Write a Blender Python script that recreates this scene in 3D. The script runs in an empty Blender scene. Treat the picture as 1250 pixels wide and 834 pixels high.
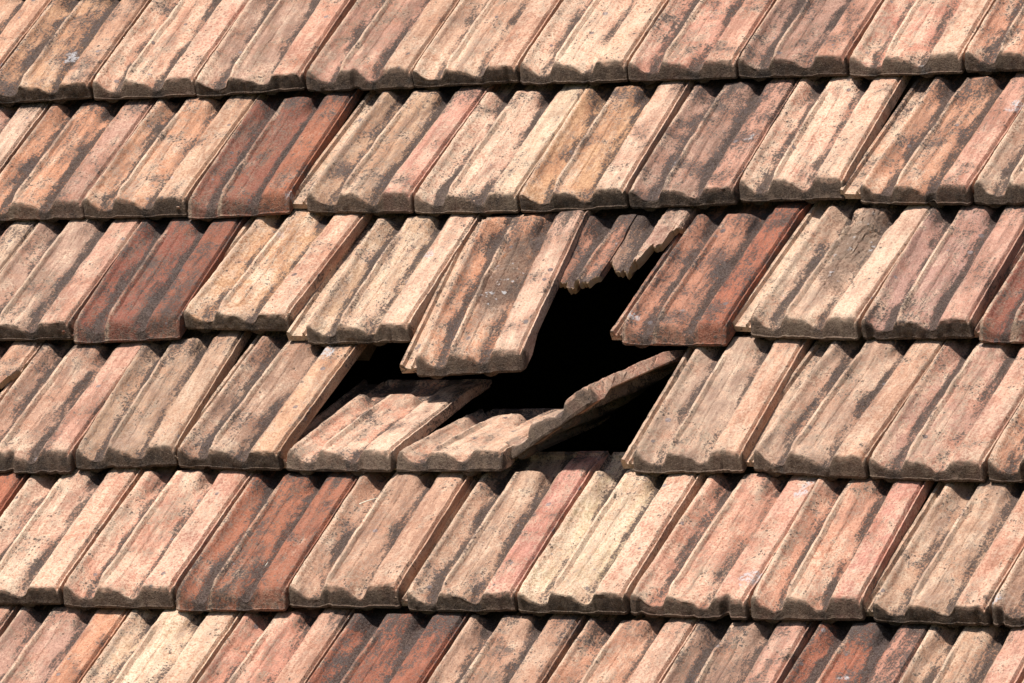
import bpy, math, random
import numpy as np
from mathutils import Matrix, Vector

SC = bpy.context.scene
COL = SC.collection
R = math.radians

# ------------------------------------------------------------------ camera, sky, sun, exposure
SLOPE = R(43.396)
UU = Vector((1, 0, 0))
VV = Vector((0, math.cos(SLOPE), math.sin(SLOPE)))
NN = Vector((0, -math.sin(SLOPE), math.cos(SLOPE)))

cam_d = bpy.data.cameras.new('camera')
cam = bpy.data.objects.new('camera', cam_d); COL.objects.link(cam)
B = Matrix(((0.87160976, 0.00295101, 0.49019152), (0.4902004, -0.0052471, -0.87159396), (0.0, 0.99998188, -0.00602001)))
cam.matrix_world = Matrix.Translation((5.96441544, -9.41680041, -0.68488608)) @ B.to_4x4()
cam_d.lens = 227.33; cam_d.sensor_width = 36; cam_d.clip_end = 400
SC.camera = cam

SUN_EL, SUN_AZ = R(67), R(-28)          # azimuth from -Y towards -X
world = bpy.data.worlds.new('World'); SC.world = world; world.use_nodes = True
wn = world.node_tree.nodes; wl = world.node_tree.links
sky = wn.new('ShaderNodeTexSky'); sky.sky_type = 'NISHITA'; sky.sun_disc = False
sky.sun_elevation = SUN_EL
sd = Vector((math.sin(SUN_AZ) * math.cos(SUN_EL), -math.cos(SUN_AZ) * math.cos(SUN_EL), math.sin(SUN_EL)))
sky.sun_rotation = math.atan2(sd.x, sd.y)
sky.dust_density = 2.0
wl.new(sky.outputs[0], wn['Background'].inputs[0]); wn['Background'].inputs[1].default_value = 0.07
sun_d = bpy.data.lights.new('sun', 'SUN'); sun_d.energy = 4.6; sun_d.angle = R(4); sun_d.color = (1, .97, .925)
sun = bpy.data.objects.new('sun', sun_d); COL.objects.link(sun)
sun.rotation_euler = sd.to_track_quat('Z', 'Y').to_euler()
SC.view_settings.view_transform = 'Standard'; SC.view_settings.look = 'None'
SC.view_settings.exposure = 0.66; SC.view_settings.gamma = 1

# ------------------------------------------------------------------ materials
class NT:
    def __init__(s, name):
        s.m = bpy.data.materials.new(name); s.m.use_nodes = True
        s.t = s.m.node_tree; s.n = s.t.nodes; s.b = s.n['Principled BSDF']
        s.b.inputs['Roughness'].default_value = .9
        s.b.inputs['Specular IOR Level'].default_value = .25
    def node(s, k, **kw):
        o = s.n.new(k)
        for a, v in kw.items(): setattr(o, a, v)
        return o
    def put(s, inp, v):
        if isinstance(v, bpy.types.NodeSocket): s.t.links.new(v, inp)
        elif isinstance(v, (tuple, list)): inp.default_value = (*v, 1) if len(v) == 3 and inp.type == 'RGBA' else v
        else: inp.default_value = v
    def math(s, op, a, b=0.0, c=None, clamp=False):
        o = s.node('ShaderNodeMath', operation=op, use_clamp=clamp)
        s.put(o.inputs[0], a); s.put(o.inputs[1], b)
        if c is not None: s.put(o.inputs[2], c)
        return o.outputs[0]
    def mix(s, f, a, b, mode='MIX'):
        o = s.node('ShaderNodeMix', data_type='RGBA', blend_type=mode)
        s.put(o.inputs[0], f); s.put(o.inputs[6], a); s.put(o.inputs[7], b)
        return o.outputs[2]
    def step(s, v, a, b):
        o = s.node('ShaderNodeMapRange', interpolation_type='SMOOTHSTEP')
        s.put(o.inputs[0], v); s.put(o.inputs[1], a); s.put(o.inputs[2], b)
        return o.outputs[0]
    def noise(s, vec, scale, detail=4, rough=.6, dist=0.0):
        o = s.node('ShaderNodeTexNoise'); s.put(o.inputs['Vector'], vec)
        s.put(o.inputs['Scale'], scale); s.put(o.inputs['Detail'], detail); s.put(o.inputs['Roughness'], rough); s.put(o.inputs['Distortion'], dist)
        return o.outputs[0]
    def vor(s, vec, scale, rnd=1.0):
        o = s.node('ShaderNodeTexVoronoi'); s.put(o.inputs['Vector'], vec); s.put(o.inputs['Scale'], scale); s.put(o.inputs['Randomness'], rnd)
        return o
    def vmath(s, op, a, b):
        o = s.node('ShaderNodeVectorMath', operation=op); s.put(o.inputs[0], a); s.put(o.inputs[1], b)
        return o.outputs[0]
    def attr(s, name, kind='OBJECT', out='Fac'):
        o = s.node('ShaderNodeAttribute', attribute_type=kind, attribute_name=name)
        return o.outputs[out]

def tile_material():
    g = NT('weathered_clay')
    tc = g.node('ShaderNodeTexCoord'); pos = tc.outputs['Object']
    sep = g.node('ShaderNodeSeparateXYZ'); g.put(sep.inputs[0], pos); X, Y, Z = sep.outputs
    p = g.vmath('ADD', pos, g.attr('seed', out='Vector'))
    ps = g.vmath('MULTIPLY', p, (1.0, .16, 1.0))            # run-off streaks along the tile
    rel = g.attr('relief', 'GEOMETRY'); across = g.attr('across', 'GEOMETRY')
    clay, strip = g.attr('clay', out='Color'), g.attr('strip', out='Color')
    stain, pale, grime = g.attr('stain'), g.attr('pale'), g.attr('grime')
    nL = g.noise(p, 16, 5, .6); nM = g.noise(p, 60, 5, .7); nF = g.noise(p, 240, 4, .75); nS = g.noise(ps, 48, 6, .7)
    nV = g.noise(p, 800, 3, .7)
    p2 = g.vmath('ADD', p, (3.1, 7.7, 1.3)); nB = g.noise(p2, 22, 8, .72, .6); nB2 = g.noise(g.vmath('MULTIPLY', p2, (1.0, .35, 1.0)), 34, 8, .75, .3)
    def cen(v, k): return g.math('MULTIPLY', g.math('SUBTRACT', v, .5), k)
    def add(*a):
        o = a[0]
        for q in a[1:]: o = g.math('ADD', o, q)
        return o
    ismask = g.step(g.math('ADD', across, cen(nM, .05)), .715, .745)
    c = g.mix(ismask, clay, strip)
    # firing colour drifts, run-off streaks
    c = g.mix(g.math('MULTIPLY', g.step(nL, .45, .62), .55), c, g.mix(.55, c, (.40, .15, .075)))
    c = g.mix(g.math('MULTIPLY', g.step(nS, .45, .58), .62), c, g.mix(1.0, c, (.60, .52, .50), 'MULTIPLY'))
    # pale worn bloom in ragged patches
    pb = add(g.math('MULTIPLY', nB, .6), g.math('MULTIPLY', nB2, .5), cen(nF, .35), g.math('MULTIPLY', g.step(Y, .13, .0), .05), g.math('MULTIPLY', rel, .06), cen(pale, .42),
             g.math('MULTIPLY', g.math('MAXIMUM', g.step(g.math('ABSOLUTE', g.math('SUBTRACT', across, .318)), .034, .012), g.step(across, .055, .03)), .13))
    pf = g.math('MULTIPLY', g.step(pb, .555, .75), g.math('SUBTRACT', .82, g.math('MULTIPLY', ismask, .22)))
    c = g.mix(pf, c, g.mix(g.step(nM, .4, .6), (.64, .42, .29), (.74, .57, .41)))
    # crusty grey-brown grime in clusters on the body
    body = g.math('SUBTRACT', 1.0, g.math('MULTIPLY', ismask, .55))
    gm = add(g.math('MULTIPLY', nM, .5), g.math('MULTIPLY', nB, .35), cen(nF, 1.1), cen(nS, .8), cen(grime, .34))
    gf = g.math('MULTIPLY', g.math('MULTIPLY', g.step(gm, .40, .58), body), .70)
    c = g.mix(gf, c, g.mix(g.step(nL, .4, .6), (.17, .098, .072), (.19, .13, .09)))
    # dirt that water leaves along the two channels, wandering and broken
    ax = add(across, cen(nS, .14), cen(nL, .16))
    d1 = g.math('ABSOLUTE', g.math('SUBTRACT', ax, .225)); d2 = g.math('ABSOLUTE', g.math('SUBTRACT', ax, .64))
    ch = g.math('MAXIMUM', g.step(d1, .105, .01), g.math('MULTIPLY', g.step(d2, .095, .01), .9))
    sm = add(g.math('MULTIPLY', ch, .60), cen(nB2, 1.7), cen(nF, 2.1), cen(nS, 1.0), cen(g.noise(p2, 7, 3, .5), 1.1), cen(stain, .70))
    sm = add(sm, g.math('MULTIPLY', g.step(Y, .245, .30), .28), .09)
    sf = g.math('MULTIPLY', g.step(sm, .28, .66), .93)
    c = g.mix(sf, c, g.mix(g.step(nF, .42, .66), (.013, .0105, .011), (.068, .044, .038)))
    # sooty blots anywhere
    bl = g.math('MULTIPLY', g.step(add(g.math('MULTIPLY', nL, .6), g.math('MULTIPLY', nB, .4), cen(nF, .55), cen(stain, .16)), .545, .66), .85)
    c = g.mix(bl, c, (.055, .040, .038))
    # a crusty patch of soot and white droppings on one tile
    cr = g.attr('crust'); cd = g.vmath('MULTIPLY', g.vmath('SUBTRACT', pos, (.100, .20, 0)), (21, 8.5, 0))
    ln = g.node('ShaderNodeVectorMath', operation='LENGTH'); g.put(ln.inputs[0], cd)
    cz = add(ln.outputs['Value'], cen(nB, 1.6), cen(nF, 1.0))
    c = g.mix(g.math('MULTIPLY', cr, g.step(cz, 1.0, .55)), c, g.mix(g.step(nF, .4, .6), (.03, .022, .02), (.11, .07, .05)))
    c = g.mix(g.math('MULTIPLY', cr, g.math('MULTIPLY', g.step(cz, .95, .55), g.step(nM, .58, .64))), c, g.mix(g.step(nL, .48, .55), (.38, .37, .37), (.30, .12, .05)))
    # round lichen spots of two sizes
    v = g.vor(p, 30)
    vc = g.node('ShaderNodeSeparateColor'); g.put(vc.inputs[0], v.outputs['Color'])
    rad = g.math('MULTIPLY', g.math('SUBTRACT', vc.outputs[0], .52, clamp=True), .33)
    dist = add(v.outputs['Distance'], cen(nF, .16))
    sp = g.math('MULTIPLY', g.math('LESS_THAN', dist, rad), g.step(nV, .2, .5))
    c = g.mix(g.math('MULTIPLY', sp, .85), c, g.mix(vc.outputs[1], (.075, .068, .075), (.24, .20, .20)))
    v3 = g.vor(p2, 9); vc3 = g.node('ShaderNodeSeparateColor'); g.put(vc3.inputs[0], v3.outputs['Color'])
    rad3 = g.math('MULTIPLY', g.math('SUBTRACT', vc3.outputs[0], .64, clamp=True), .58)
    d3 = add(v3.outputs['Distance'], cen(nM, .55))
    c = g.mix(g.math('MULTIPLY', g.math('MULTIPLY', g.step(d3, rad3, g.math('SUBTRACT', rad3, .05)), g.step(nF, .42, .55)), .85), c, (.40, .38, .38))
    # clustered black pits
    v2 = g.vor(p, 210); vc2 = g.node('ShaderNodeSeparateColor'); g.put(vc2.inputs[0], v2.outputs['Color'])
    pit = g.math('LESS_THAN', v2.outputs['Distance'], g.math('MULTIPLY', g.math('SUBTRACT', vc2.outputs[0], .5, clamp=True), 1.1))
    pitm = g.math('MULTIPLY', pit, g.step(add(nB, cen(nL, .5)), .54, .60))
    c = g.mix(g.math('MULTIPLY', pitm, .8), c, (.045, .034, .03))
    # algae and soot on the nose face, darkened further to paint in its shade
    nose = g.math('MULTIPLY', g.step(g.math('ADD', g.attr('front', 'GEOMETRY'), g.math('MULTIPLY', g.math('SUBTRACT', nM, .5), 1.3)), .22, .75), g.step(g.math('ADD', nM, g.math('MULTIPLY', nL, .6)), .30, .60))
    c = g.mix(g.math('MULTIPLY', nose, g.attr('soot_shade')), c, g.mix(g.step(nM, .4, .6), (.013, .010, .009), (.052, .032, .022)))
    c = g.mix(g.step(nF, .34, .60), g.mix(1.0, c, (.62, .57, .55), 'MULTIPLY'), g.mix(1.0, c, (1.08, 1.08, 1.08), 'MULTIPLY'))
    # cut / broken clay
    brk = g.attr('broken', 'GEOMETRY')
    c = g.mix(brk, c, g.mix(nM, (.42, .22, .12), (.30, .24, .15)))
    # grain
    c = g.mix(g.math('MULTIPLY', g.math('ABSOLUTE', g.math('SUBTRACT', nV, .5)), .9), c, g.mix(g.step(nV, .45, .55), (.14, .075, .05), (.80, .60, .42)))
    g.put(g.b.inputs['Base Color'], c)
    g.put(g.b.inputs['Roughness'], g.math('SUBTRACT', .96, g.math('MULTIPLY', sf, .06)))
    bh = g.math('ADD', g.math('MULTIPLY', nM, .0022), g.math('ADD', g.math('MULTIPLY', nF, .0024), g.math('MULTIPLY', nV, .0008)))
    bh = g.math('SUBTRACT', bh, g.math('MULTIPLY', pitm, .0012))
    bh = g.math('ADD', bh, g.math('MULTIPLY', sp, .0004))
    bp = g.node('ShaderNodeBump'); bp.inputs['Strength'].default_value = .85; bp.inputs['Distance'].default_value = 1.0
    g.put(bp.inputs['Height'], bh); g.put(g.b.inputs['Normal'], bp.outputs[0])
    return g.m

def simple_material(name, col, col2, scale=20, rough=.9, stretch=(1, 1, 1)):
    g = NT(name); tc = g.node('ShaderNodeTexCoord')
    p = g.vmath('MULTIPLY', tc.outputs['Object'], stretch)
    n = g.noise(p, scale, 6, .65)
    g.put(g.b.inputs['Base Color'], g.mix(g.step(n, .35, .65), col, col2)); g.b.inputs['Roughness'].default_value = rough
    bp = g.node('ShaderNodeBump'); bp.inputs['Strength'].default_value = .5; bp.inputs['Distance'].default_value = .01
    g.put(bp.inputs['Height'], n); g.put(g.b.inputs['Normal'], bp.outputs[0])
    return g.m

TILE = tile_material()
WOOD = simple_material('old_batten_wood', (.10, .065, .04), (.17, .12, .08), 40, .9, (1, 8, 8))
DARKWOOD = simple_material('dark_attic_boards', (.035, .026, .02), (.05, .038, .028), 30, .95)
PLASTER = simple_material('lime_plaster', (.42, .38, .31), (.5, .46, .38), 3)
GRASS = simple_material('meadow', (.05, .08, .025), (.08, .10, .035), 2)
STRAW = simple_material('dry_straw', (.62, .55, .40), (.75, .70, .58), 200)
TWIG = simple_material('grey_twig', (.10, .075, .05), (.2, .16, .12), 200)

# ------------------------------------------------------------------ tile geometry
PW = .2          # width of one tile between joints
PL = .300        # exposed length
LF = .372        # full length
TH = .030        # height of the crests
TILT = math.asin((TH + .0065) / PL)

_px = np.array([0, .018, .045, .08, .11, .15, .19, .23, .262, .286, .308, .328, .342, .360, .41, .438, .450, .468, .50, .53, .56, .59, .62, .648, .675, .698, .718, .74, .80, .90, .948, .955, .962, .972, .978, .984, .994, 1.0])
_ph = np.array([.80, .97, .99, .80, .62, .46, .38, .36, .42, .48, .74, .97, 1.02, .97, .95, .93, .89, .89, .84, .72, .55, .42, .36, .40, .54, .76, .95, 1.0, 1.0, 1.0, .98, .90, .78, .76, .86, .94, .93, .80])
_qx = np.array([0, .015, .035, .055, .075, .11, .17, .225, .262, .280, .296, .308, .330, .343, .352, .40, .45, .462, .475, .53, .58, .63, .665, .69, .708, .722, .74, .80, .90, .948, .955, .962, .972, .978, .984, .994, 1.0])
_qh = np.array([.80, .97, 1.02, .95, .80, .68, .56, .48, .46, .54, .86, 1.04, 1.04, .92, .84, .82, .83, .77, .79, .74, .66, .56, .50, .62, .86, .98, 1.0, 1.0, 1.0, .98, .90, .78, .76, .86, .94, .93, .80])
_hx = np.array([0, .018, .045, .075, .105, .15, .19, .22, .245, .265, .285, .305, .38, .50, .535, .56, .58, .61, .64, .665, .69, .71, .74, .80, .90, .948, .955, .962, .972, .978, .984, .994, 1.0])
_hh = np.array([.80, .97, 1.0, .96, .76, .42, .27, .25, .30, .46, .76, .96, 1.0, 1.0, .95, .76, .46, .27, .25, .40, .68, .93, 1.0, 1.0, 1.0, .98, .90, .78, .76, .86, .94, .93, .80])

def vnoise(x, y, seed):
    """smooth value noise on arrays"""
    rng = np.random.RandomState(seed % 100000); tab = rng.rand(64, 64)
    xi = np.floor(x).astype(int); yi = np.floor(y).astype(int); fx = x - xi; fy = y - yi
    fx = fx * fx * (3 - 2 * fx); fy = fy * fy * (3 - 2 * fy)
    a = tab[xi % 64, yi % 64]; b = tab[(xi + 1) % 64, yi % 64]; c = tab[xi % 64, (yi + 1) % 64]; d = tab[(xi + 1) % 64, (yi + 1) % 64]
    return (a * (1 - fx) + b * fx) * (1 - fy) + (c * (1 - fx) + d * fx) * fy - .5

def sstep(a, b, x):
    t = np.clip((x - a) / (b - a), 0, 1); return t * t * (3 - 2 * t)

def top_height(s, y, seed, rough=1.0, flake=0.0, pan=None):
    h = np.interp(s, _px, _ph)
    bt = sstep(.006, .045, y); h = h * (1 - bt) + np.interp(s, _qx, _qh) * bt
    hh = np.interp(s, _hx, _hh)
    arch = (.262 if pan is None else pan - .045) + .020 * np.cos((s - .62) * 9) * (s > .42) * (s < .78) + .006 * math.sin(seed)
    t = sstep(arch - .03, arch + .022, y)
    r = h * (1 - t) + hh * t
    wear = vnoise(s * 9 + 3, y * 30, seed + 7) * .10
    r = (r + wear * (s > .02) * (s < .94)) * (1 + .05 * math.sin(seed * 1.7))
    z = r * TH
    z = z + rough * (vnoise(s * 7, y * 35, seed) * .0013 + vnoise(s * 24, y * 120, seed + 1) * .0011 + vnoise(s * 55, y * 280, seed + 2) * .0006)
    # the overlapped head: low flat pan with a raised rim at its end
    p0 = PL + .006 if pan is None else pan
    t2 = np.where(s > .725, np.clip((y - p0) / (LF - p0), 0, 1) ** 2 * .9, sstep(p0, p0 + .02, y))
    rim = .34 + .22 * sstep(LF - .014, LF - .010, y)
    z = z * (1 - t2) + rim * TH * t2
    if flake:
        zone = sstep(.16, .22, y + .05 * vnoise(s * 6, y * 40, seed + 4)) * sstep(.12, .25, s) * sstep(.78, .66, s)
        f = np.floor((vnoise(s * 7 + 5, y * 45 + 3, seed + 9) + .5) * 5) / 5
        z = z + flake * zone * (f - .5) * .014 + flake * zone * vnoise(s * 30, y * 150, seed + 5) * .003
    return z, r

def build_mesh(seed=0, sa=0.0, sb=1.0, scoop=.25, y0=None, rough=1.0, flake=0.0, nx=84, ny=84, rib=.13, chip=1.0, back=None, pan=None):
    """one clay tile (or the piece of it between sa and sb), origin at the lower left corner of its nose"""
    s = np.linspace(sa, sb, nx)
    ks = np.concatenate([_px, _qx]); ks = ks[(ks > sa + .004) & (ks < sb - .004)]
    s = np.unique(np.round(np.concatenate([s, ks]), 5)); s = s[np.concatenate([[True], np.diff(s) > .0015])]
    s[-1] = sb
    n = len(s)
    lip = (seed * 7919 % 97) / 97.0
    broken = y0 is not None
    ystart = np.zeros(n) if not broken else np.interp(s, [a for a, b in y0], [b for a, b in y0]) + vnoise(s * 28, s * 0 + .5, seed + 31) * .014 + vnoise(s * 70, s * 0 + .5, seed + 32) * .010
    yend = np.full(n, LF) if back is None else np.interp(s, [a for a, b in back], [b for a, b in back]) + vnoise(s * 30, s * 0 + 2.5, seed + 33) * .010
    if broken:
        kn = np.linspace(sa, sb, int(14 + 46 * (sb - sa))); ystart = ystart + np.interp(s, kn, np.random.RandomState(seed + 77).uniform(-.0055, .0055, len(kn)))
    z0, r0 = top_height(s, ystart + .02, seed, rough, flake)
    rows = []; br = []; relf = []
    if not broken:
        edge = .0045 * np.clip(1 - s / .05, 0, 1) ** 2 + .003 * np.clip(1 - (1 - s) / .02, 0, 1) ** 2
        edge = edge + chip * (vnoise(s * 22, s * 0 + 1.5, seed + 21) * .0022 + np.clip(vnoise(s * 11, s * 0 + 8.5, seed + 22) - .26, 0, 1) * .03)
        hz = np.maximum(z0, .004)
        for fy, fz in ((0, 0), (0, .11), (0, .15), (.03, .17), (.25, .38), (.55, .62), (.80, .80), (.98, .91), (1.35, .975)):
            y = edge + (scoop * hz + .0022) * fy * (1 + .5 * (hz / TH)) - (lip * .002 if fz < .16 else 0)
            wob = vnoise(s * 20, s * 0 + fz * 9, seed + 23) * .0016 * (1 if fz else 0)
            rows.append((y + wob, hz * fz)); br.append(0)
        ys = edge + (scoop * hz + .0022) * 1.35 * (1 + .5 * (hz / TH)) + .0026
        ysn = ys
    else:
        rows.append((ystart + .002, np.maximum(z0 - .012, 0))); br.append(1)
        rows.append((ystart + vnoise(s * 30, s * 0, seed + 41) * .003, z0 - .006)); br.append(1)
        rows.append((ystart, z0 - .0008)); br.append(1)
        ysn = ystart + .0015
    for k in range(ny):
        t = k / (ny - 1.0)
        y = ysn + (yend - ysn) * t
        z, r = top_height(s, y, seed, rough, flake, pan)
        if not broken and k < 4: z = z - np.array([.0022, .0009, .0003, 0])[k]
        rows.append((y, z)); br.append(0)
    # rear face, then the hollow underside back towards the nose
    yb, zb = rows[-1]
    und = []
    for k in range(10):
        t = k / 9.0
        y = yend + (ysn + .012 - yend) * t
        z, r = top_height(s, y, seed, 0, 0, pan)
        b = np.maximum(z - .013, 0)
        b = np.where(s > .975, .011, np.where(s < .012, 0, b))
        if not broken and k == 9: b = b * 0
        und.append((y, b))
    rows += und; br += [0] * 10
    m = len(rows)
    Yr = np.array([r[0] for r in rows])
    P = np.zeros((m, n, 3)); side = vnoise(Yr * 45, np.full((m, n), .5), seed + 51) * .0006 * chip + vnoise(Yr * 200, np.full((m, n), 3.5), seed + 52) * .0011 * chip
    for j, (y, z) in enumerate(rows):
        P[j, :, 0] = s * PW; P[j, :, 1] = y; P[j, :, 2] = z
    P[:, -1, 0] += side[:, -1] - .0006; P[:, 0, 0] += side[:, 0]
    V = P.reshape(-1, 3)
    jj, ii = np.meshgrid(np.arange(m), np.arange(n - 1), indexing='ij')
    a = jj * n + ii; jn = ((jj + 1) % m) * n
    F = np.stack([a, a + 1, jn + ii + 1, jn + ii], -1).reshape(-1, 4)
    relief = np.zeros((m, n)); 
    for j in range(m): relief[j] = np.interp(s, _px, _ph)
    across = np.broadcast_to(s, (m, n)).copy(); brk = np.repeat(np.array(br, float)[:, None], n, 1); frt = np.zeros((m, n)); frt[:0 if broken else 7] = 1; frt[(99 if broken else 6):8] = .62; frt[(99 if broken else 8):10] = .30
    faces = F.tolist(); verts = V
    rel = relief.ravel(); acr = across.ravel(); bk = brk.ravel(); fr = frt.ravel()
    # side walls: stitch top rows to underside rows
    nt = m - 10
    first = 0
    for col in (0, n - 1):
        top = list(range(first, nt)); bot = list(range(m - 1, nt - 1, -1))
        i = j = 0
        yt = [P[q, col, 1] for q in top]; yb_ = [P[q, col, 1] for q in bot]
        while i < len(top) - 1 or j < len(bot) - 1:
            if j == len(bot) - 1 or (i < len(top) - 1 and yt[i + 1] <= yb_[j + 1]):
                tri = (top[i] * n + col, top[i + 1] * n + col, bot[j] * n + col); i += 1
            else:
                tri = (top[i] * n + col, bot[j + 1] * n + col, bot[j] * n + col); j += 1
            if len(set(tri)) == 3: faces.append(tri if col == 0 else tri[::-1])
    if rib and sa == 0:
        # interlocking rib that lies under the neighbour's edge
        off = len(verts); ny2 = 46
        prof = [(-rib, 0), (-rib, .44), (.012 - rib, .58), (.036 - rib, .56), (.046 - rib, .34), (-.058, .28), (-.050, .46), (-.040, .48), (-.030, .30), (.004, .30), (.004, 0)]
        ylo = .012 if not broken else float(ystart[0]) - .004
        yhi = LF if back is None else float(yend[0])
        rv = []
        for k in range(ny2):
            y = ylo + (yhi - .001 - ylo) * k / (ny2 - 1)
            for (px, pz) in prof:
                q = vnoise(np.array([px * 40]), np.array([y * 160]), seed + 61)[0]
                rv.append((px * PW + (q * .0016 if px < -.12 else 0), y, max(0, pz * TH + (q * .002 if pz else 0))))
        np_ = len(prof)
        for k in range(ny2 - 1):
            for i in range(np_ - 1):
                a0 = off + k * np_ + i; faces.append((a0, a0 + np_, a0 + np_ + 1, a0 + 1)[::-1])
        faces.append(tuple(off + i for i in range(np_))[::-1]); faces.append(tuple(off + (ny2 - 1) * np_ + i for i in range(np_)))
        verts = np.concatenate([verts, np.array(rv)])
        rel = np.concatenate([rel, np.full(len(rv), .5)]); acr = np.concatenate([acr, np.full(len(rv), .02)]); bk = np.concatenate([bk, np.zeros(len(rv))])
    if not broken:
        # knobs under the nose
        for cs in (.175, .675):
            off = len(verts); rv = []; N = 12
            for yy in (.003, .008, .030):
                for i in range(N + 1):
                    ang = math.pi * i / N; rr = .0130 if yy > .007 else .0112
                    rv.append((cs * PW + math.cos(ang) * rr * 1.25, yy + .001 * math.sin(i * 2.1 + seed), .002 - math.sin(ang) * rr * .95))
            for k in range(2):
                for i in range(N):
                    a0 = off + k * (N + 1) + i; faces.append((a0, a0 + 1, a0 + N + 2, a0 + N + 1))
            faces.append(tuple(off + i for i in range(N + 1))[::-1])
            verts = np.concatenate([verts, np.array(rv)])
            rel = np.concatenate([rel, np.full(len(rv), .3)]); acr = np.concatenate([acr, np.full(len(rv), cs)]); bk = np.concatenate([bk, np.zeros(len(rv))])
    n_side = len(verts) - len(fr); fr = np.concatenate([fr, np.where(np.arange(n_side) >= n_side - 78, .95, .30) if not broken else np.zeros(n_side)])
    me = bpy.data.meshes.new('tile_mesh')
    me.from_pydata(verts.tolist(), [], faces)
    me.polygons.foreach_set('use_smooth', np.ones(len(me.polygons), bool))
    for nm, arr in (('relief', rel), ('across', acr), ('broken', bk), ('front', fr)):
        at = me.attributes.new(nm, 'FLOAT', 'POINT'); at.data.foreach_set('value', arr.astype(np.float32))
    me.set_sharp_from_angle(angle=R(38))
    me.materials.append(TILE)
    me.update()
    return me

PAL = dict(peach=(.53, .275, .175), pink=(.48, .215, .145), orange=(.50, .235, .115), red=(.21, .058, .038), redorange=(.32, .10, .057), brown=(.29, .17, .11),
           cream=(.60, .43, .29), grey=(.33, .235, .175), mauve=(.37, .20, .145), tan=(.43, .265, .165), olive=(.38, .27, .16), yellow=(.56, .41, .24), rust=(.36, .14, .075))
CNT = [0]
def dress(o, clay, strip, stain, pale, grime, seed):
    jit = random.Random(seed)
    def c(k):
        b = PAL[k]; w_ = .05 if k in ('red', 'redorange') else .32
        return [(v * (1 - w_) + q * w_) * (1 + jit.uniform(-.06, .06)) for v, q in zip(b, (.50, .295, .220))]
    o['clay'] = c(clay); o['strip'] = c(strip)
    o['stain'] = float(stain); o['pale'] = float(pale); o['grime'] = float(grime)
    o['crust'] = 0.0; o['soot_shade'] = .35 if clay in ('red', 'redorange') or (clay == 'rust' and seed > 100) else jit.uniform(.82, .97)  # nose darkening: soot together with the face's shade, as colour
    o['seed'] = [jit.uniform(-8, 8), jit.uniform(-8, 8), jit.uniform(-8, 8)]

def tile_matrix(u, v, rot, w, lift=0.0, roll=0.0, extra_tilt=0.0, ysc=1.0, lean=None):
    c, s = math.cos(R(rot)), math.sin(R(rot))
    x = UU * c + VV * s; y = UU * -s + VV * c; n = NN.copy()
    tt = TILT + R(extra_tilt)
    if lean is None: lean = max(-1.7, min(1.7, 1.7 - 1.7 * (u - v * .45 - .05)))
    y = (y - x * math.tan(R(lean))).normalized()
    y2 = y * math.cos(tt) - n * math.sin(tt); n2 = n * math.cos(tt) + y * math.sin(tt)
    if roll:
        q = Matrix.Rotation(R(roll), 3, y2); x = q @ x; n2 = q @ n2
    o = UU * u + VV * v + NN * lift
    m = Matrix.Identity(4)
    for i in range(3):
        m[i][0] = x[i] * w / PW; m[i][1] = y2[i] * ysc; m[i][2] = n2[i]; m[i][3] = o[i]
    return m

def part(name, me, parent, mat):
    o = bpy.data.objects.new(name, me); COL.objects.link(o)
    o.parent = parent; o.matrix_world = mat
    return o

# ------------------------------------------------------------------ the roof
roof = bpy.data.objects.new('roof', None); COL.objects.link(roof)
roof['kind'] = 'structure'; roof['label'] = 'old steep roof of interlocking clay tiles with a black hole in the middle'
roof['category'] = 'roof'

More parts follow.
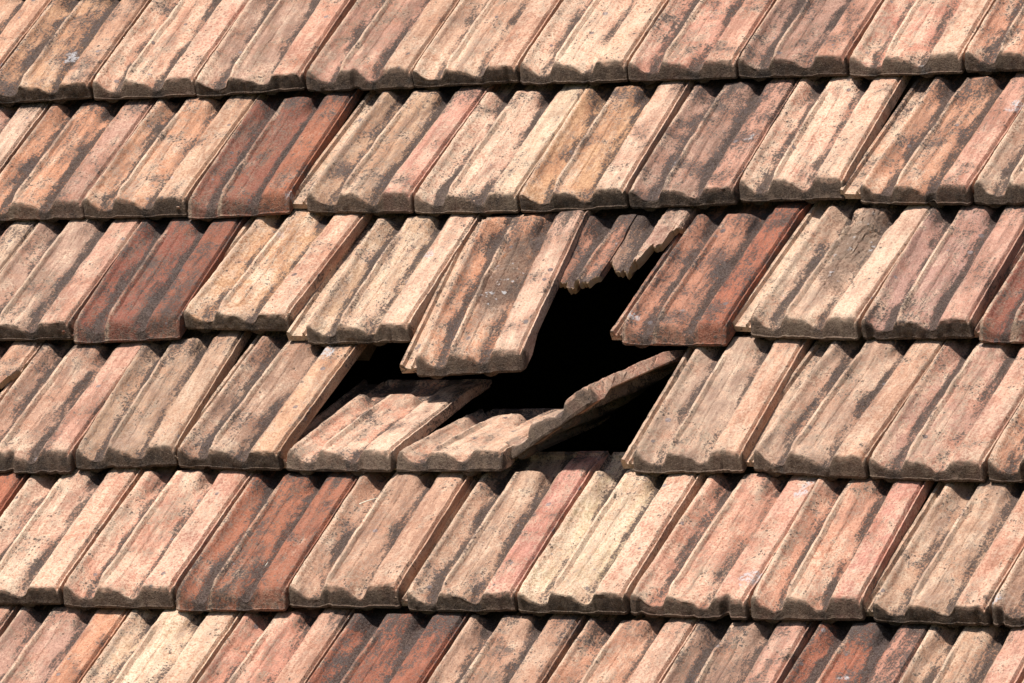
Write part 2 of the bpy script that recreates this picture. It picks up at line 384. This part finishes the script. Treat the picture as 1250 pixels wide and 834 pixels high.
# u, v, turn, width | clay strip stain pale grime | scoop of the nose | label
ROWS = {
1: [(-.2308, -.3112, 1.35, .2094, 'orange', 'peach', .75, .45, .5), (-.0215, -.3062, .76, .2066, 'peach', 'pink', .4, .62, .45), (.1861, -.3056, 2.64, .2103, 'mauve', 'pink', .45, .5, .6),
    (.3979, -.2981, .67, .2055, 'mauve', 'tan', .45, .5, .75), (.6034, -.2957, 1.28, .1993, 'peach', 'peach', .4, .55, .5), (.8035, -.2933, .35, .2, 'peach', 'peach', .35, .72, .4),
    (1.0043, -.2941, .61, .1989, 'pink', 'peach', .55, .5, .5), (1.2051, -.293, .08, .1968, 'brown', 'pink', .75, .4, .55), (1.4036, -.296, 1.38, .1993, 'pink', 'peach', .4, .62, .5), (1.6049, -.2932, .89, .1905, 'orange', 'peach', .7, .5, .45)],
2: [(-.1043, -.6096, .63, .2084, 'orange', 'mauve', .55, .45, .6), (.1049, -.6073, .09, .2022, 'orange', 'peach', .55, .55, .6),
    (.3099, -.613, 2.47, .1943, 'red', 'redorange', .72, .34, .6, .36, 'dark red tile, fresher than its weathered neighbours'),
    (.5328, -.6012, -1.36, .202, 'tan', 'pink', .55, .5, .65), (.7367, -.6071, .07, .193, 'tan', 'cream', .55, .70, .45), (.9336, -.6088, 2.36, .1925, 'orange', 'cream', .62, .48, .4),
    (1.1281, -.6029, 1.77, .1898, 'brown', 'pink', .85, .42, .55), (1.3171, -.5912, 1.78, .1851, 'peach', 'peach', .5, .70, .4, .3), (1.5322, -.5984, -1.98, .1939, 'orange', 'pink', .65, .45, .45), (1.7274, -.6051, -.57, .1871, 'olive', 'cream', .45, .6, .45)],
3: [(.0117, -.9044, .28, .2116, 'mauve', 'peach', .5, .5, .6), (.2286, -.9111, 3.07, .2001, 'red', 'red', .85, .30, .6, .36, 'dark red tile with worn orange strip'),
    (.4241, -.8773, -2.44, .2069, 'orange', 'peach', .45, .6, .4), (.6707, -.9148, 1.46, .1914, 'tan', 'cream', .5, .68, .5), None, None,
    (1.2368, -.9171, -.79, .1854, 'rust', 'redorange', .85, .28, .45, .36, 'red-orange tile with blackened channels beside the hole'),
    (1.4526, -.8997, -2.47, .1893, 'tan', 'cream', .4, .66, .6, .25, 'cream tile with its glaze flaking off in layers'), (1.6459, -.9078, .84, .1871, 'mauve', 'peach', .62, .45, .5), (1.8414, -.9141, -1.36, .1818, 'red', 'red', .7, .32, .6, .36, 'dark red tile at the edge of the row')],
4: [(.1613, -1.2102, .06, .2066, 'mauve', 'pink', .6, .5, .5, .3), (.3721, -1.2025, 4.01, .1836, 'olive', 'tan', .45, .55, .8), (.5593, -1.1952, -1.62, .1927, 'brown', 'peach', .6, .48, .5),
    None, None, None, (1.368, -1.1998, 2.2, .1858, 'grey', 'peach', .35, .6, .7), (1.568, -1.1943, -3.51, .1945, 'olive', 'peach', .45, .55, .65), (1.7634, -1.2062, -1.44, .1914, 'mauve', 'peach', .4, .58, .6), (1.956, -1.211, -.43, .1825, 'orange', 'peach', .45, .5, .5)],
5: [(.2861, -1.503, .87, .2045, 'peach', 'peach', .35, .66, .35), (.4928, -1.5034, .39, .2017, 'peach', 'peach', .35, .62, .45),
    (.6983, -1.5072, 1.41, .1962, 'redorange', 'redorange', .72, .36, .55, .36, 'smooth red-orange tile with dark streaks in its channels'),
    (.8942, -1.4937, 1.39, .1947, 'mauve', 'peach', .4, .45, .6), (1.1008, -1.4973, .89, .1879, 'tan', 'pink', .5, .52, .5), (1.2908, -1.496, .38, .1864, 'yellow', 'peach', .28, .72, .35),
    (1.4778, -1.4948, -.99, .1973, 'pink', 'peach', .35, .52, .5), (1.679, -1.5014, 1.98, .1825, 'pink', 'pink', .35, .52, .5), (1.8748, -1.4997, -1.01, .1885, 'tan', 'pink', .35, .56, .6), (2.0633, -1.503, -.53, .1829, 'mauve', 'pink', .4, .45, .5)],
}
r6 = [.405, .608, .810, 1.0, 1.202, 1.398, 1.585, 1.774, 1.961, 2.146, 2.335]
k6 = [('mauve', 'orange', .4, .45, .5), ('yellow', 'peach', .3, .75, .45), ('pink', 'peach', .4, .5, .55), ('redorange', 'redorange', .9, .3, .4), ('tan', 'mauve', .6, .5, .6), ('pink', 'peach', .4, .55, .5),
      ('brown', 'peach', .7, .48, .65), ('redorange', 'pink', .9, .35, .4), ('tan', 'peach', .45, .5, .55), ('peach', 'peach', .4, .5, .5)]
rd = random.Random(11)
ROWS[6] = [(r6[i], -1.803 + rd.uniform(-.004, .004), rd.uniform(-1, 1), r6[i + 1] - r6[i] - .002) + k6[i] for i in range(10)]

keys = ['peach', 'pink', 'orange', 'mauve', 'tan', 'brown', 'peach', 'grey', 'orange']
def rnd_tile(u, v, w=.194):
    a = rd.random()
    if a < .1: return (u, v, rd.uniform(-1.2, 1.2), w, 'red', 'redorange', .5, .15, .35, .6)
    return (u, v + rd.uniform(-.004, .004), rd.uniform(-1.2, 1.2), w, rd.choice(keys), rd.choice(['peach', 'pink', 'peach', 'cream']), rd.uniform(.35, .75), rd.uniform(.4, .68), rd.uniform(.4, .65))

# rows and columns just outside the picture
shared = [build_mesh(seed=900 + i, nx=44, ny=44) for i in range(4)]
def put_shared(sp, k):
    o = part('tile', shared[k % 4], roof, tile_matrix(sp[0], sp[1], sp[2], sp[3])); dress(o, *sp[4:9], seed=5000 + k); return o
sk = 0
U0, U1 = -.9, 3.1
def fill(v, start, end, umin, umax):
    global sk
    u = start - .197
    while start is not None and u > umin:
        put_shared(rnd_tile(u, v), sk); sk += 1; u -= .197
    u = end
    while u < umax:
        put_shared(rnd_tile(u, v), sk); sk += 1; u += .190

seed = 100
SKIP_RIB = set()
for r in sorted(ROWS):
    tiles = [t for t in ROWS[r] if t]
    for t in tiles:
        seed += 13
        sc = t[9] if len(t) > 9 else (.10 + .16 * random.Random(seed).random())
        flake = 1.0 if len(t) > 10 and 'flak' in t[10] and 'glaze' in t[10] else 0.0
        me = build_mesh(seed=seed, scoop=sc, rough=(.45 if t[4] in ('red', 'redorange') else 1.0), flake=flake, chip=.4 if t[4] in ('red', 'redorange') else .6 + 1.7 * random.Random(seed + 1).random() ** 2, nx=150 if flake else 84, ny=150 if flake else 84, rib=(.205 if (r, tiles.index(t)) in ((2, 3), (2, 8), (3, 3), (3, 5), (4, 4)) else .12))
        o = part('tile', me, roof, tile_matrix(t[0], t[1], t[2], t[3] - .0012, roll=random.Random(seed).uniform(-.5, .5)))
        dress(o, *t[4:9], seed=seed)
        if len(t) > 10: o['label'] = t[10]
        if flake: o['crust'] = .65
    last = tiles[-1]
    if r == 4:
        me = build_mesh(seed=333, y0=[(0, .0), (.70, .0), (.73, .15), (.80, .17), (.88, .20), (1.0, .25)], rough=1.4)
        o = part('tile', me, roof, tile_matrix(tiles[0][0] - .2045, -1.2102, 0, .2045)); dress(o, 'pink', 'peach', .5, .5, .5, seed=333); o['label'] = 'tile with the lower half of its strip snapped off'
    fill(last[1], tiles[0][0] - (.2045 if r == 4 else 0), last[0] + last[3], U0 + .1 * r, U1)
for r, off in ((0, -.35), (-1, -.46)):
    fill(-.3 * r, off, off, U0, U1)
for r, off in ((7, .52), (8, .64)):
    fill(-.3 * r - .003, off, off, U0 + .8, U1)

def box_mesh(name, x0, x1, y0, y1, z0, z1, mat):
    me = bpy.data.meshes.new(name)
    v = [(x, y, z) for x in (x0, x1) for y in (y0, y1) for z in (z0, z1)]
    f = [(0, 1, 3, 2), (4, 6, 7, 5), (0, 4, 5, 1), (2, 3, 7, 6), (0, 2, 6, 4), (1, 5, 7, 3)]
    me.from_pydata(v, [], f); me.materials.append(mat); return me
slope_m = Matrix(((1, 0, 0, 0), (0, VV.y, NN.y, 0), (0, VV.z, NN.z, 0), (0, 0, 0, 1)))
# battens under the tile heads (the one across the hole has broken away)
for r in range(-1, 9):
    v = -.3 * r + .345
    spans = [(U0, U1)]
    if r == 4: spans = [(U0, .74), (1.45, U1)]
    if r == 3: spans = [(U0, 1.02), (1.30, U1)]
    for a, b in spans:
        part('batten', box_mesh('batten_mesh', a, b, v - .022, v + .022, -.070, -.044, WOOD), roof, slope_m)
for u in (-.6, .1, 1.95, 2.7):
    part('rafter', box_mesh('rafter_mesh', u, u + .08, -2.5, .75, -.24, -.072, DARKWOOD), roof, slope_m)

# ------------------------------------------------------------------ loose tiles: each a thing of its own
def loose(name, me, mat, label, cat, tones, sd_):
    o = bpy.data.objects.new(name, me); COL.objects.link(o); o.matrix_world = mat
    o['label'] = label; o['category'] = cat
    dress(o, *tones, seed=sd_); o['kind'] = 'thing'; o['group'] = 'tiles slipped or fallen at the hole' if cat == 'roof tile' else 'pieces of the snapped tile above the hole'
    if sd_ == 77: o['crust'] = .8
    return o
def axes(org, x, y, w, ysc):
    x = Vector(x).normalized(); y = Vector(y); y = (y - x * y.dot(x)).normalized(); n = x.cross(y)
    m = Matrix.Identity(4)
    for i in range(3): m[i][0] = x[i] * w; m[i][1] = y[i] * ysc; m[i][2] = n[i]; m[i][3] = org[i]
    return m

loose('roof_tile', build_mesh(seed=41, scoop=.3, rough=1.3, pan=.348, rib=.16), tile_matrix(.9045, -.9925, 2.6, .1858, lift=.002, extra_tilt=-3.3, ysc=1.03, lean=5.2),
      'orange tile with a sooty speckled middle, slipped down over the left side of the hole', 'roof tile', ('orange', 'cream', .6, .56, .6), 77)
loose('roof_tile', build_mesh(seed=52, scoop=.25, rough=1.0, pan=.268, rib=.24), axes((.7578, -.8723, -.8248), (.999, -.042, -.002), (.035, .920, .390), .97, .322 / LF),
      'loose orange tile with a dark channel, tipped back at the hole\'s left end', 'roof tile', ('orange', 'cream', .65, .68, .5), 78)
loose('roof_tile', build_mesh(seed=63, scoop=.25, rough=1.2, pan=.268, chip=1.5), axes((.9545, -.8723, -.8247), (.997, -.075, .012), (.069, .958, .277), .98, .285 / LF),
      'loose peach and cream tile lying almost flat, second in the row of fallen tiles', 'roof tile', ('peach', 'peach', .5, .68, .6), 79)
loose('roof_tile', build_mesh(seed=74, scoop=.3, rough=1.6, pan=.268, chip=3.0), axes((1.1408, -.8579, -.8112), (.864, -.188, .468), (.085, .969, .233), 1.0, .295 / LF),
      'grey loose tile stood up on its side, with its pale edge slanting across the hole', 'roof tile', ('grey', 'peach', .5, .6, .7), 80)
slot = tile_matrix(1.0501, -.9163, .33, .1903)
loose('broken_tile', build_mesh(seed=85, sa=0, sb=.47, nx=80, ny=40, y0=[(0, .155), (.1, .140), (.2, .133), (.3, .130), (.42, .134), (.47, .15)]), slot,
      'snapped left half of a brown tile hanging at the top of the hole', 'broken tile', ('rust', 'rust', .9, .35, .6), 81)
loose('broken_tile', build_mesh(seed=96, sa=.475, sb=.80, nx=60, ny=40, y0=[(.475, .19), (.52, .182), (.60, .168), (.72, .164), (.76, .18), (.80, .22)]),
      tile_matrix(1.0501, -.9163, .33, .1903, lift=-.002), 'dark middle piece of the snapped tile above the hole, with a curved lower edge', 'broken tile', ('brown', 'brown', 1.0, .35, .5), 82)
loose('tile_shard', build_mesh(seed=107, sa=.735, sb=.98, nx=50, ny=40, rough=3.0, chip=2.0, y0=[(.735, .175), (.77, .178), (.80, .215), (.86, .218), (.90, .225), (.915, .262), (.98, .268)]),
      tile_matrix(1.0501, -.9163, .33, .1903, lift=.003), 'crusty jagged shard wedged against the red-orange tile above the hole', 'tile shard', ('brown', 'brown', .6, .66, .7), 83)

# ------------------------------------------------------------------ house body under the roof, ground
def poly(name, verts, faces, mat, kind='structure'):
    me = bpy.data.meshes.new(name); me.from_pydata(verts, [], faces); me.materials.append(mat)
    o = bpy.data.objects.new(name, me); COL.objects.link(o); o['kind'] = kind
    return o
ef = VV * -2.35; rg = VV * .66
def sec(off):        # eave foot, eave, ridge, back eave, back foot (y, z)
    return [(ef.y + off, -6.0), (ef.y + off, ef.z - .12 - off), (rg.y, rg.z - .12 - off * 1.3), (rg.y + 3.0 - off, ef.z - .3 - off), (rg.y + 3.0 - off, -6.0)]
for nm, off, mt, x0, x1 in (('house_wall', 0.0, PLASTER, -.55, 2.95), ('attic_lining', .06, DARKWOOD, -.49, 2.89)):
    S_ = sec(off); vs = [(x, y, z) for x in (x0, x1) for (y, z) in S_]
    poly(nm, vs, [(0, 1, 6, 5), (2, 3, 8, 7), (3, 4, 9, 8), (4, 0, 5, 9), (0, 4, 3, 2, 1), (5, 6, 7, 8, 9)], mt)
poly('ground', [(-150, -150, -5.5), (150, -150, -5.5), (150, 150, -5.5), (-150, 150, -5.5)], [(0, 1, 2, 3)], GRASS)

# ------------------------------------------------------------------ small litter
def stalk(name, u, v, h, length, ang, rad, mat, label, cat, bend=.15):
    c, s = math.cos(R(ang)), math.sin(R(ang)); N = 8; vs = []; fs = []; nr = 5
    base = UU * u + VV * v + NN * h
    for i in range(N + 1):
        t = i / N; q = base + (UU * c + VV * s) * (length * (t - .5)) + (UU * -s + VV * c) * (bend * length * (t - .5) ** 2) + NN * .002 * math.sin(3 * t)
        for k in range(nr):
            a = 2 * math.pi * k / nr; rr = rad * (1 - .6 * t)
            vs.append(q + (UU * -s + VV * c) * (math.cos(a) * rr) + NN * (math.sin(a) * rr))
    for i in range(N):
        for k in range(nr): fs.append((i * nr + k, i * nr + (k + 1) % nr, (i + 1) * nr + (k + 1) % nr, (i + 1) * nr + k))
    me = bpy.data.meshes.new(name); me.from_pydata([v_[:] for v_ in vs], [], fs); me.materials.append(mat)
    o = bpy.data.objects.new(name, me); COL.objects.link(o); o['label'] = label; o['category'] = cat
    return o

stalk('straw', .938, -1.270, .004, .030, 27, .0011, STRAW, 'white bit of straw near the head of a mauve tile, below the hole', 'straw')
stalk('straw', .818, -1.416, .004, .032, 85, .0009, STRAW, 'pale splinter lying in the right channel of the smooth red-orange tile', 'straw')
